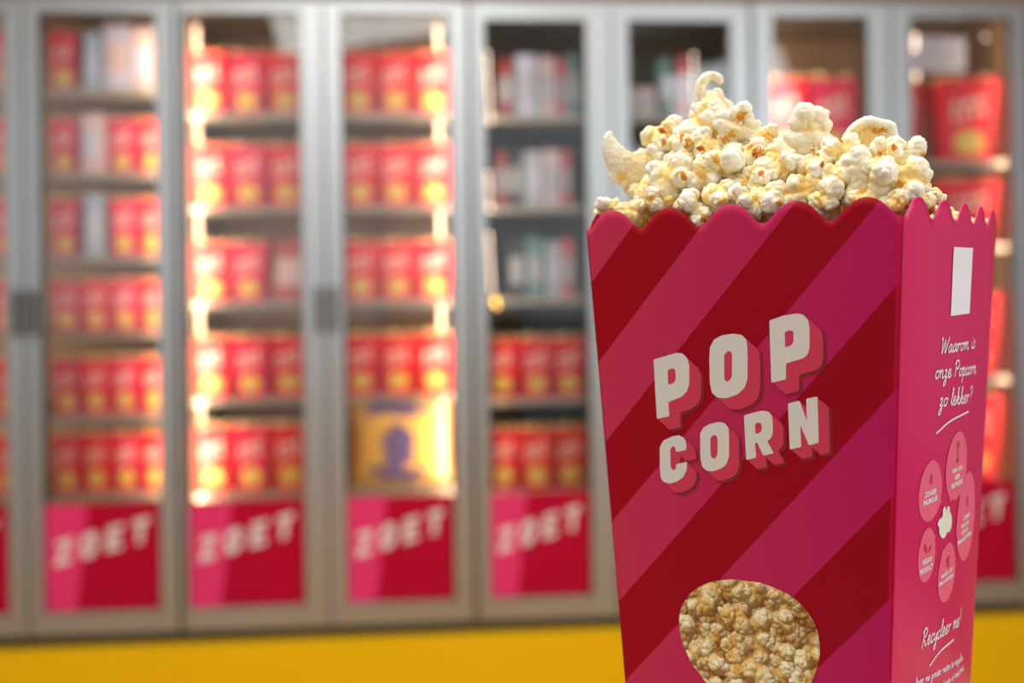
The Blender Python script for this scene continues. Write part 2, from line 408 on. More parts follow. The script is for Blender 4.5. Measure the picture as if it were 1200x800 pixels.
m_fade = mat('pack_faded_red', (.50, .09, .09), .5, noise=.1); m_blue = mat('pack_pale_blue', (.42, .52, .66), .5, noise=.1)
for (s, z, w_, h, m, cn, rn) in [(.262, 2.146, .05, .20, m_blue, 'pale blue', 'top'), (.345, 2.146, .09, .225, m_lilac, 'lilac', 'top'), (.43, 2.146, .065, .215, m_pale, 'pale pink', 'top'), (.478, 2.146, .02, .23, m_blue, 'narrow blue', 'top'),
                                 (.262, 1.865, .075, .20, m_pale, 'pale pink', 'second'), (.262, 1.584, .06, .21, m_blue, 'pale blue', 'third')]:  # second- and third-shelf packages stand in for pale bluish upright streaks
    package(s, z, w_, h, m, f'{cn} package on the {rn} shelf behind the leftmost full door', 'pale packages behind the leftmost full door', band=m_lilac if m is not m_lilac else m_pale)
package(.915, 1.425, .115, .205, m_fade, 'faded red package, right end of the third row behind the second full door', None, band=m_pale)
# purple and yellow bag in place of a purple figure at the bottom of the third full door
bag = empty('snack_bag', wall_pt(1.29, .13, .775), RZ); tag(bag, 'yellow snack bag with big purple print in place of a purple figure, at the bottom of the third full door', 'snack bag')
bm = bmesh.new()
nx, nz = 24, 28; W_, H_ = .36, .325
grid = {}
for sd_ in (0, 1):
    for i in range(nx + 1):
        for j in range(nz + 1):
            u_, v_ = i / nx * 2 - 1, j / nz * 2 - 1
            b = max(0, (1 - u_ ** 4)) ** .6 * max(0, (1 - v_ ** 6)) ** .6 * .045
            pinch = 1 - .05 * (1 - v_ * v_)
            wr = .002 * math.sin(u_ * 17 + v_ * 5) * (abs(v_) ** 3)
            grid[sd_, i, j] = bm.verts.new((u_ * W_ / 2 * pinch, .05 + (b + wr if sd_ else -b + wr), j / nz * H_))
    for i in range(nx):
        for j in range(nz):
            q = [grid[sd_, i, j], grid[sd_, i + 1, j], grid[sd_, i + 1, j + 1], grid[sd_, i, j + 1]]
            bm.faces.new(q if not sd_ else q[::-1])
bmesh.ops.remove_doubles(bm, verts=bm.verts[:], dist=.0004)
bm_obj('bag_body', bm, m_bagy, bag, True)
V, F = [], []
def blob(cx, cz, rx, rz_, ph, y=None):
    n = 22; b = len(V)
    for i in range(n):
        a = i / n * math.tau; r = 1 + .18 * math.sin(3 * a + ph) + .1 * math.sin(5 * a + 2 * ph)
        x, z = cx + rx * r * math.cos(a), cz + rz_ * r * math.sin(a)
        u_, v_ = x / (W_ / 2), z / H_ * 2 - 1
        bb = max(0, (1 - min(1, abs(u_)) ** 4)) ** .6 * max(0, (1 - min(1, abs(v_)) ** 6)) ** .6 * .045
        V.append((x, .05 - bb - .004, z))
    F.append(tuple(range(b, b + n)))
for a in [(-.03, .285, .07, .026, 0), (.035, .265, .075, .020, 1), (-.08, .265, .035, .018, 2), (-.005, .17, .055, .042, 3), (-.01, .105, .050, .05, 1), (-.07, .055, .045, .016, 2), (.06, .05, .04, .014, 0), (.0, .035, .06, .018, 4)]:
    blob(*a)
pymesh('purple_print', V, F, m_purp, bag)

# ------------------------------------------------------------------ the big popcorn box
M0 = (.1389, .5344); TH = .6317; A0, B0, KA, KB, T0, BU = .073, .0768, .0533, .0526, .0211, .004
DB = .260
UX, UY = -math.cos(TH), math.sin(TH); VX, VY = math.sin(TH), math.cos(TH)
boxroot = empty('popcorn_box', (M0[0], M0[1], EYE + T0 - DB))
tag(boxroot, 'large crimson and pink striped popcorn box with scalloped rim in the foreground', 'popcorn box')
def bulge(f): return BU * math.sin(math.pi * min(1, max(0, f))) ** .8
def loc(k, f, d, off=0.0):
    """face k (0 front, 1 right side, 2 back, 3 left side), f 0..1 across, d metres below the rim -> local point"""
    a, b = A0 - KA * d, B0 - KB * d
    o = bulge(f) * (1 - .25 * min(1, d / .25)) if k in (1, 3) else .0008 * math.sin(math.pi * f) * 0
    if k == 0:   p, q = a * (1 - 2 * f), -b - o - off        # f: left -> right corner
    elif k == 1: p, q = -a - o - off, b * (2 * f - 1)
    elif k == 2: p, q = -a + 2 * a * f, b + o + off
    else:        p, q = a + o + off, b * (1 - 2 * f)
    return (UX * p + VX * q, UY * p + VY * q, DB - d)
SH = .0088
def rim(f): return scallop((f * 5) % 1.0, SH)

def art_attr(me, k):
    uv = me.uv_layers.new(name='panel')
    return uv
def panel(name, k, m):
    n, r = 100, 14
    bm = bmesh.new(); uvl = bm.loops.layers.uv.new('panel')
    def col(off, sgn):
        g = []
        for i in range(n + 1):
            f = i / n; hh = -rim(f) if 0 < i < n else 0.0
            c = []
            for j in range(r + 1):
                d = hh + (DB - hh) * (j / r) ** 1.6
                # rounded vertical folds
                o = off
                v = bm.verts.new(loc(k, f, d, o)); c.append((v, f, d))
            g.append(c)
        return g
    go = col(0, 1); gi = col(-.0005, -1)
    def quad(vs, mi):
        try: fc = bm.faces.new([v[0] for v in vs])
        except ValueError: return
        fc.material_index = mi; fc.smooth = mi == 0
        for l, v in zip(fc.loops, vs):
            l[uvl].uv = ((v[1] - .5) * 2 * ((A0 - KA * v[2]) if k in (0, 2) else (B0 - KB * v[2])), v[2])
    for i in range(n):
        for j in range(r):
            quad([go[i][j], go[i][j + 1], go[i + 1][j + 1], go[i + 1][j]], 0)
            quad([gi[i][j], gi[i + 1][j], gi[i + 1][j + 1], gi[i][j + 1]], 1)
        quad([go[i][0], go[i + 1][0], gi[i + 1][0], gi[i][0]], 1)
        quad([go[i][r], gi[i][r], gi[i + 1][r], go[i + 1][r]], 1)
    for i in (0, n):
        for j in range(r): quad([go[i][j], go[i][j + 1], gi[i][j + 1], gi[i][j]], 0)
    return bm_obj(name, bm, m, boxroot)

def card(name, kind):
    m = bpy.data.materials.new(name); m.use_nodes = True; nt = m.node_tree; L = nt.links
    b = nt.nodes['Principled BSDF']
    uv = nt.nodes.new('ShaderNodeUVMap'); uv.uv_map = 'panel'
    sx = nt.nodes.new('ShaderNodeSeparateXYZ'); L.new(uv.outputs[0], sx.inputs[0])
    def math_(op, a, b_=None, c=None):
        n = nt.nodes.new('ShaderNodeMath'); n.operation = op
        for i, x in enumerate((a, b_, c)):
            if x is None: continue
            if isinstance(x, (int, float)): n.inputs[i].default_value = x
            else: L.new(x, n.inputs[i])
        return n.outputs[0]
    def mixc(fac, A, B):
        n = nt.nodes.new('ShaderNodeMix'); n.data_type = 'RGBA'
        L.new(fac, n.inputs['Factor'])
        for s_, x in (('A', A), ('B', B)):
            if isinstance(x, tuple): n.inputs[s_].default_value = (*x, 1)
            else: L.new(x, n.inputs[s_])
        return n.outputs['Result']
    if kind == 'striped':
        nn = math_('ADD', math_('MULTIPLY', sx.outputs[0], .743), math_('MULTIPLY', sx.outputs[1], .669))
        ph = math_('DIVIDE', math_('ADD', nn, .0367 + .02655 * 11), .02655 * 2)
        fr_ = math_('FRACT', ph)                # k=0 band (dark) spans .5..1
        dark = math_('GREATER_THAN', fr_, .5)
        # stripe colours run from coral red on the left to magenta on the right
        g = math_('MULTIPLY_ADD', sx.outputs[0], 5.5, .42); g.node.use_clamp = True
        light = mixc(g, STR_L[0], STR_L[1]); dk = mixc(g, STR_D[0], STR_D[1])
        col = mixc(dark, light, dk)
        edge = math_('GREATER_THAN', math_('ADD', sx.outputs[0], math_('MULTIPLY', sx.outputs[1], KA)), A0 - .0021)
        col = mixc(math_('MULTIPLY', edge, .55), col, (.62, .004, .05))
        L.new(col, b.inputs['Base Color'])
    else:
        b.inputs['Base Color'].default_value = (*SIDE, 1)
    b.inputs['Roughness'].default_value = .55 if kind == 'striped' else .30
    b.inputs['Specular IOR Level'].default_value = .12 if kind == 'striped' else .22
    tc = nt.nodes.new('ShaderNodeTexCoord'); n = nt.nodes.new('ShaderNodeTexNoise'); n.inputs['Scale'].default_value = 900
    n.inputs['Detail'].default_value = 4
    L.new(tc.outputs['Object'], n.inputs['Vector']); bp = nt.nodes.new('ShaderNodeBump')
    bp.inputs['Strength'].default_value = .25; bp.inputs['Distance'].default_value = .0003
    L.new(n.outputs['Fac'], bp.inputs['Height']); L.new(bp.outputs[0], b.inputs['Normal'])
    return m
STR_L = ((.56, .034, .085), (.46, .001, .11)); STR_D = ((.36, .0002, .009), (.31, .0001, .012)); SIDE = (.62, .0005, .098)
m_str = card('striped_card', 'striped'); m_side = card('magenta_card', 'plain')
m_inner = mat('uncoated_card', (.80, .72, .56), .8, noise=.05, nscale=200)
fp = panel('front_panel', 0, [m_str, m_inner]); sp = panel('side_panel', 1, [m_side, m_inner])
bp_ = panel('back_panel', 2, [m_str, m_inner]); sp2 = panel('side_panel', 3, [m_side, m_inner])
pts = [loc(k, 0, DB - .001) for k in range(4)]
ptb = [loc(k, 0, DB) for k in range(4)]
pymesh('base_panel', pts + ptb, [(0, 1, 2, 3), (7, 6, 5, 4), (0, 4, 5, 1), (1, 5, 6, 2), (2, 6, 7, 3), (3, 7, 4, 0)], m_inner, boxroot)
# rolled vertical folds at the corners
for k in range(4):
    V, F = [], []
    n0 = math.atan2(-VY, -VX) if k == 0 else 0
    for j in range(21):
        d = DB * j / 20
        a = Vector(loc(k, 1, d)); b = Vector(loc(k, .985, d, .0001)); c = Vector(loc((k + 1) % 4, .012, d, .0001)); e = a * 1.0
        mid = b * .25 + c * .25 + a * .5
        V += [tuple(b), tuple(mid.lerp(a, .55)), tuple(c)]
    for j in range(20):
        F += [(3 * j, 3 * j + 3, 3 * j + 4, 3 * j + 1), (3 * j + 1, 3 * j + 4, 3 * j + 5, 3 * j + 2)]

# front artwork -------------------------------------------------------------
def fpt(p, d, off): return loc(0, .5 + p / (2 * (A0 - KA * d)), d, off)
def spt(f, d, off): return loc(1, f, d, off)
def art(name, loops_list, fn, off, m, parent):
    V, F = [], []
    for q_, lo in enumerate(loops_list):
        vs, fs = fill2d(lo); b = len(V)
        V += [fn(p[0], p[1], off + q_ * 1.5e-6) for p in vs]; F += [tuple(i + b for i in f) for f in fs]
    return pymesh(name, V, F, m, parent)
m_let = mat('letter_white', (.72, .69, .64), .5, noise=.03, nscale=400)
m_ext = mat('letter_side_pink', (.62, .028, .085), .45, noise=.04, nscale=400)
m_shd = mat('letter_outline_dark', (.24, .001, .012), .45, noise=.04, nscale=400)
def sweep(loops, e, k=10):
    out = []
    for j in range(1, k + 1):
        t = j / k; out.append([[(x + e[0] * t, y + e[1] * t) for x, y in l] for l in loops])
    return out
def swept_sides(loops, e):
    """solid extrusion of the letter: quads between the loop and its shifted copy"""
    out = []
    for l in loops:
        for i in range(len(l)):
            a, b = l[i], l[(i + 1) % len(l)]
            q = [a, b, (b[0] + e[0], b[1] + e[1]), (a[0] + e[0], a[1] + e[1])]
            ar = sum(q[j][0] * q[(j + 1) % 4][1] - q[(j + 1) % 4][0] * q[j][1] for j in range(4))
            if abs(ar) > 1e-9: out.append([q])
    out.append([[(x + e[0], y + e[1]) for x, y in l] for l in loops])
    return out
def soften(loops):
    res = []
    for l in loops:
        o = []
        for i in range(len(l)):
            p, a, b = np.array(l[i]), np.array(l[i - 1]), np.array(l[(i + 1) % len(l)])
            for q in (a, b):
                L_ = np.hypot(*(q - p)); o.append(tuple(p + (q - p) * min(.25, .00045 / L_)))
        res.append(o)
    return res
for k_, lo in LETM.items():
    e = EXT1 if k_ in ('P1', 'O1', 'P2') else EXT2
    lo = soften(lo)
    ltr = art('letter', [lo], fpt, .00042, m_let, boxroot)
    art('letter_side', swept_sides(lo, e), fpt, .00030, m_ext, ltr)
    sh = [[(x + .0012, y + .0010) for x, y in l] for l in lo]
    art('letter_shadow', swept_sides(sh, e), fpt, .00018, m_shd, ltr)

# printed picture of popcorn in an egg-shaped window: a picture made of tone values (it is flat ink on the card)
def egg(t):
    a = t * math.tau
    P = catmull([(-.0052, .1546), (-.0162, .1579), (-.0257, .1644), (-.0308, .1724), (-.0319, .1805), (-.0306, .1874), (-.027, .1953), (-.0218, .2014), (-.013, .2090), (0.004, .2140),
                 (.018, .2095), (.0265, .2010), (.0310, .1905), (.0336, .1820), (.0338, .1753), (.0322, .1682), (.027, .1612), (.0189, .1565), (.0083, .1541)], 5)
    return P
EG = egg(0)
def inside(x, y):
    c = False; n = len(EG); j = n - 1
    for i in range(n):
        if (EG[i][1] > y) != (EG[j][1] > y) and x < (EG[j][0] - EG[i][0]) * (y - EG[i][1]) / (EG[j][1] - EG[i][1]) + EG[i][0]: c = not c
        j = i
    return c
# side artwork ----------------------------------------------------------------
m_sw = mat('side_print_white', (.82, .80, .84), .5, noise=.03)
m_bal = mat('balloon_pink', (.80, .11, .20), .42, noise=.03, nscale=300)
m_icon = mat('icon_magenta', (.60, .01, .09), .42, noise=.03)
def side_w(d): return 2 * (B0 - KB * d)
def rect_side(name, f0, f1, d0, d1, off, m):
    V, F = [], []
    n = 8
    for i in range(n + 1):
        f = f0 + (f1 - f0) * i / n
        V += [spt(f, d0, off), spt(f, d1, off)]
    for i in range(n): F.append((2 * i, 2 * i + 1, 2 * i + 3, 2 * i + 2))
    return pymesh(name, V, F, m, boxroot)
rect_side('white_label', .388, .600, .0107, .0405, .0003, m_sw)
G = {
 'W': (1.5, [[(0, 1.75), (.2, 2.0), (.22, .9), (.3, 0), (.75, 1.75), (.85, 0), (1.15, .9), (1.5, 2.05)]]),
 'a': (.95, [[(.72, .85), (.45, 1.02), (.1, .55), (.18, .05), (.5, .15), (.74, .95), (.7, .25), (.82, 0), (1.0, .2)]]),
 'o': (.85, [[(.5, 1.0), (.15, .75), (.12, .25), (.4, 0), (.72, .35), (.68, .85), (.5, 1.0), (.75, .85), (.95, .9)]]),
 'r': (.75, [[(.02, .8), (.2, 1.0), (.22, .5), (.2, 0)], [(.22, .5), (.45, .95), (.72, .88)]]),
 'm': (1.3, [[(.05, .8), (.2, 1.0), (.2, 0)], [(.2, .45), (.45, 1.0), (.6, .8), (.58, 0)], [(.6, .45), (.85, 1.0), (1.02, .8), (1.0, .15), (1.15, 0), (1.3, .2)]]),
 'n': (.95, [[(.05, .8), (.2, 1.0), (.2, 0)], [(.2, .45), (.5, 1.0), (.68, .8), (.66, .15), (.8, 0), (.95, .2)]]),
 'i': (.5, [[(.2, .95), (.2, .2), (.35, 0), (.5, .2)], [(.24, 1.4), (.27, 1.5)]]),
 's': (.7, [[(.0, .1), (.3, .0), (.52, .25), (.35, .6), (.3, 1.05), (.6, .85)]]),
 'z': (.85, [[(.1, .85), (.4, 1.0), (.6, .8), (.15, .1), (.5, .1), (.55, -.5), (.3, -1.0), (.1, -.7), (.8, .2)]]),
 'e': (.8, [[(.1, .4), (.5, .6), (.55, .95), (.3, 1.0), (.08, .5), (.25, .02), (.55, .05), (.8, .35)]]),
 'P': (1.15, [[(.3, 2.0), (.25, 1.0), (.2, 0)], [(0, 1.6), (.4, 2.05), (.95, 1.9), (.95, 1.2), (.28, .9)]]),
 'p': (.95, [[(.1, .9), (.22, 1.0), (.2, 0), (.15, -1.0)], [(.2, .6), (.5, 1.02), (.78, .7), (.68, .1), (.35, .0), (.22, .2)]]),
 'c': (.75, [[(.62, .8), (.4, 1.0), (.1, .6), (.2, .05), (.5, .0), (.78, .3)]]),
 'l': (.5, [[(.0, .3), (.35, 1.2), (.42, 2.05), (.22, 1.9), (.15, .4), (.3, 0), (.52, .25)]]),
 'k': (.9, [[(.0, .3), (.3, 1.3), (.4, 2.05), (.2, 1.9), (.15, 0)], [(.17, .5), (.55, 1.0), (.6, .7), (.25, .5), (.5, .1), (.75, 0), (.92, .25)]]),
 '?': (.8, [[(.1, 1.6), (.4, 2.05), (.75, 1.7), (.5, 1.1), (.38, .55)], [(.34, .12), (.36, .02)]]),
 'R': (1.2, [[(.35, 2.0), (.28, 1.0), (.15, -.25)], [(.05, 1.6), (.5, 2.1), (.95, 1.8), (.75, 1.2), (.3, 1.0), (.6, .5), (.85, 0), (1.15, .2)]]),
 'y': (.9, [[(.1, 1.0), (.12, .3), (.4, .1), (.72, 1.0)], [(.72, 1.0), (.66, 0), (.45, -1.0), (.2, -.8), (.9, .2)]]),
 '!': (.5, [[(.35, 2.2), (.25, .6)], [(.2, .12), (.22, .02)]]),
 't': (.55, [[(.25, 1.7), (.2, .2), (.35, 0), (.55, .2)], [(.0, 1.05), (.5, 1.1)]]),
 'd': (.95, [[(.72, .85), (.45, 1.02), (.1, .55), (.18, .05), (.5, .15), (.74, .95), (.85, 2.0), (.74, .3), (.85, 0), (1.0, .2)]]),
 'g': (.9, [[(.72, .85), (.45, 1.02), (.1, .55), (.18, .05), (.5, .15), (.74, .95), (.66, -.4), (.4, -1.0), (.15, -.7), (.9, .2)]]),
 'h': (.9, [[(.0, .3), (.3, 1.3), (.38, 2.05), (.2, 1.9), (.15, 0)], [(.17, .5), (.45, 1.0), (.62, .8), (.6, .1), (.75, 0), (.9, .2)]]),
 'u': (.95, [[(.1, 1.0), (.12, .2), (.35, 0), (.62, .3), (.68, 1.0), (.68, .2), (.8, 0), (.95, .2)]]),
 'v': (.85, [[(.05, .9), (.2, .95), (.35, 0), (.68, .95), (.85, .9)]]),
 ' ': (.7, [])}
def ribbon(V, F, P, hw, fn, off):
    P = [np.array(p, float) for p in P]; b = len(V)
    for i, p in enumerate(P):
        t = P[min(i + 1, len(P) - 1)] - P[max(i - 1, 0)]; L_ = np.hypot(*t) or 1; nrm = np.array([-t[1], t[0]]) / L_ * hw
        a, c = p + nrm, p - nrm
        V.append(fn(a, off)); V.append(fn(c, off))
    for i in range(len(P) - 1): F.append((b + 2 * i, b + 2 * i + 1, b + 2 * i + 3, b + 2 * i + 2))
def side_m(p, off):            # p = (metres across from the near corner, metres below the rim)
    return spt(p[0] / side_w(p[1]), p[1], off)
def script_text(name, text, f0, d0, f1, d1, xh, hw, shear=.28, off=.0003):
    """handwriting on the side panel, baseline from (f0,d0) to (f1,d1); xh = x-height in metres"""
    a = np.array([f0 * side_w(d0), d0]); b = np.array([f1 * side_w(d1), d1])
    total = sum(G[c][0] for c in text); ex = (b - a) / total; ey = np.array([0.0, -xh])
    ey = ey + (b - a) / np.hypot(*(b - a)) * xh * shear
    V, F = [], []; x = 0
    for c in text:
        for st in G[c][1]:
            P = [a + ex * (x + p[0]) + ey * p[1] for p in catmull(st, 5)]
            ribbon(V, F, P, hw, side_m, off)
        x += G[c][0]
    return pymesh(name, V, F, m_sw, boxroot)
script_text('handwriting', 'Waarom is', .305, .0562, .70, .0570, .0033, .00042)
script_text('handwriting', 'onze Popcorn', .262, .0664, .735, .0694, .0034, .00042)
script_text('handwriting', 'zo lekker?', .310, .0789, .690, .0822, .0035, .00042)
def underline(P):
    V, F = [], []
    ribbon(V, F, catmull([(f * side_w(d), d) for f, d in P], 8), .00042, side_m, .0003)
    pymesh('underline', V, F, m_sw, boxroot)
underline([(.295, .0901), (.4377, .0870), (.6573, .0862)])
script_text('handwriting', 'Recycleer me!', .235, .1805, .70, .1871, .0036, .00042)
underline([(.3243, .1919), (.4405, .1898), (.6136, .1908)])
script_text('small_print', 'lever me zonder resten te recyclen', .19, .1955, .775, .2068, .0017, .00026)
script_text('small_print', 'in de rest van d industrie', .34, .2060, .80, .2128, .0017, .00026)

def balloon(c, hw, top, bot, tail, off=.0002, name='speech_balloon'):
    # c: (f,d) centre, hw in metres, top/bot (f,d)
    cx, cy = c[0] * side_w(c[1]), c[1]
    tx, ty = top[0] * side_w(top[1]), top[1]; bx, by = bot[0] * side_w(bot[1]), bot[1]
    P = []
    for i in range(48):
        a = i / 48 * math.tau; s_ = math.sin(a)
        hh = (cy - ty) if s_ < 0 else (by - cy)
        x = cx + hw * math.cos(a) * (1 + .06 * s_) ; y = cy + s_ * hh
        P.append((x, y))
    if tail is not None:
        ta = math.atan2(tail[1], tail[0]); i0 = int(round((ta % math.tau) / math.tau * 48)) % 48
        bx_, by_ = P[i0]; P[i0] = (bx_ + .0014 * math.cos(ta), by_ + .0022 * math.sin(ta))
    V = [side_m(p, off) for p in P] + [side_m((cx, cy), off)]
    return pymesh(name, V, [(i, (i + 1) % 48, 48) for i in range(48)], m_bal, boxroot)
balloon((.270, .1142), .0150, (.2602, .1012), (.2799, .1272), (1, .55))
balloon((.541, .1090), .0185, (.5223, .0934), (.5606, .1244), (-.6, .9), off=.00022)
balloon((.7135, .1362), .0195, (.6791, .1153), (.7514, .1575), (-1, .1), off=.00024)
balloon((.2574, .1413), .0110, (.2489, .1297), (.2662, .1530), (1, -.6))
balloon((.4793, .1556), .0140, (.4646, .1423), (.4946, .1690), (-.7, -.8))
def caps(text, f, d, width, height, off=.00036):
    cu = bpy.data.curves.new('t', 'FONT'); cu.body = text; cu.size = 1; cu.offset = .035; cu.resolution_u = 2
    o = bpy.data.objects.new('t', cu); C.objects.link(o)
    dg = bpy.context.evaluated_depsgraph_get(); me = bpy.data.meshes.new_from_object(o.evaluated_get(dg))
    bpy.data.objects.remove(o)
    xs = [v.co.x for v in me.vertices]; ys = [v.co.y for v in me.vertices]
    sx_ = width / (max(xs) - min(xs)); sy_ = height / (max(ys) - min(ys)); mx_ = (max(xs) + min(xs)) / 2; my_ = (max(ys) + min(ys)) / 2
    cx = f * side_w(d)
    for v in me.vertices:
        X = (v.co.x - mx_) * sx_; Y = (v.co.y - my_) * sy_
        v.co = side_m((cx + X + Y * .12, d - Y + X * .02 - .0), off)
    link_mesh('caps_text', me, m_sw, boxroot)
caps('ZONDER', .267, .1150, .0150, .0024); caps('PALMOLIE', .267, .1183, .0182, .0024)
caps('GEEN GGO,', .545, .1108, .0190, .0022); caps('GEEN', .545, .1141, .0092, .0022); caps('PESTICIDE', .548, .1174, .0200, .0022)
caps('ZONDER', .712, .1364, .0130, .0021); caps('KLEUR-,', .700, .1398, .0180, .0021); caps('GEUR- EN', .695, .1428, .0130, .0021); caps('SMAAKSTOFFEN', .695, .1462, .0285, .0021)
caps('VEGAN', .257, .1438, .0125, .0024); caps('PRODUCT', .255, .1474, .0165, .0024)
caps('MAÏS UIT', .478, .1556, .0185, .0022); caps('FRANKRIJK', .474, .1590, .0235, .0022)
def icon(name, P, off=.00036, m=m_icon):
    vs, fs = fill2d([[(x, y) for x, y in P]])
    pymesh(name, [side_m(p, off) for p in vs], fs, m, boxroot)
def at(f, d, pts, s, k=1.7): return [(f * side_w(d) + x * s * k, d + y * s + x * s * .1) for x, y in pts]
icon('drop_icon', at(.268, .1090, round_poly([(0, -2.6), (.8, .3), (.6, 1.6), (0, 2.2), (-.6, 1.6), (-.8, .3)], 1), .0012))
icon('leaf_icon', at(.250, .1385, round_poly([(-1.4, -2.4), (.2, -.6), (.5, 1.6), (-.6, 1.2), (-1.5, -.2)], 1), .0012))
icon('leaf_icon', at(.268, .1392, round_poly([(1.8, -1.4), (1.5, .4), (0, 1.6), (.3, -.3)], 1), .0012))
icon('map_icon', at(.482, .1508, round_poly([(-1.6, -.9), (.4, -2.3), (1.6, -1.2), (.9, .2), (1.1, 2.2), (-.6, 2.2), (-.7, .3)], 1), .0012))
icon('dna_icon', at(.540, .1030, [(-.3, -2), (.35, -2), (.35, 2), (-.3, 2)], .0014))
for dd in (-2.6, 2.6):
    icon('dna_icon', at(.540, .1030, [(1.1 * math.cos(a), dd + 1.0 * math.sin(a)) for a in [i * math.tau / 12 for i in range(12)]], .0014))
icon('dna_icon', at(.712, .1290, round_poly([(0, -2.6), (1.0, .3), (.8, 1.8), (0, 2.4), (-.8, 1.8), (-1.0, .3)], 1), .0013))
m_flk = mat('printed_flake', (.76, .76, .60), .5, noise=.15, nscale=500)
icon('popcorn_print', at(.428, .1318, round_poly([(-3.4, .5), (-4.4, -.5), (-3.6, -2), (-1.6, -2.6), (-1.7, -5), (-.7, -6.2), (.1, -5), (.2, -3.4), (.9, -5.6), (2.1, -5), (2.4, -3), (3.5, -1.6), (3.8, .8), (3.6, 3.2), (2.4, 4.4), (1.2, 3.8), (0, 5.6), (-1.8, 5.2), (-3.2, 3.0)], 1), .00125, 2.2), m=m_flk)

# ------------------------------------------------------------------ counter that carries the box (below the frame)
m_ctr = mat('counter_wood', (.45, .30, .16), .5, noise=.25, nscale=12)
ct = empty('counter', (.12, .42, 0)); tag(ct, 'small wooden counter carrying the big popcorn box, below the frame', 'counter')
zt_ = EYE + T0 - DB
boxes('counter_top', [(-.45, .45, -.16, .205, zt_ - .03, zt_)], m_ctr, ct, .003)
boxes('pedestal', [(-.38, .38, -.12, .17, 0, zt_ - .03)], m_ctr, ct, .003)

# ------------------------------------------------------------------ popcorn
m_pop = bpy.data.materials.new('popcorn'); m_pop.use_nodes = True; nt = m_pop.node_tree; L = nt.links
b = nt.nodes['Principled BSDF']; at_ = nt.nodes.new('ShaderNodeAttribute'); at_.attribute_name = 'tone'
tc = nt.nodes.new('ShaderNodeTexCoord'); nz_ = nt.nodes.new('ShaderNodeTexNoise'); nz_.inputs['Scale'].default_value = 3.5; nz_.inputs['Detail'].default_value = 4
L.new(tc.outputs['Object'], nz_.inputs['Vector'])
ad = nt.nodes.new('ShaderNodeMath'); ad.operation = 'MULTIPLY_ADD'; ad.inputs[1].default_value = .36; L.new(nz_.outputs['Fac'], ad.inputs[0])
sb = nt.nodes.new('ShaderNodeMath'); sb.operation = 'SUBTRACT'; sb.inputs[1].default_value = .18; L.new(at_.outputs['Fac'], sb.inputs[0]); L.new(sb.outputs[0], ad.inputs[2])
rp = nt.nodes.new('ShaderNodeValToRGB'); el = rp.color_ramp.elements
el[0].position = 0; el[0].color = (.16, .035, .004, 1); el[1].position = 1.0; el[1].color = (.95, .91, .76, 1)
for p_, c_ in ((.16, (.60, .18, .012, 1)), (.36, (.82, .42, .05, 1)), (.53, (.92, .66, .20, 1)), (.74, (.93, .82, .56, 1))):
    e_ = el.new(p_); e_.color = c_
L.new(ad.outputs[0], rp.inputs[0]); L.new(rp.outputs[0], b.inputs['Base Color'])
b.inputs['Roughness'].default_value = .5; b.inputs['Specular IOR Level'].default_value = .45
b.inputs['Subsurface Weight'].default_value = .35; b.inputs['Subsurface Radius'].default_value = (1.0, .65, .3); b.inputs['Subsurface Scale'].default_value = .0025
vz = nt.nodes.new('ShaderNodeTexNoise'); vz.inputs['Scale'].default_value = 7; vz.inputs['Detail'].default_value = 5
L.new(tc.outputs['Object'], vz.inputs['Vector']); bpn = nt.nodes.new('ShaderNodeBump'); bpn.inputs['Strength'].default_value = .35; bpn.inputs['Distance'].default_value = .0006
L.new(vz.outputs['Fac'], bpn.inputs['Height']); L.new(bpn.outputs[0], b.inputs['Normal'])

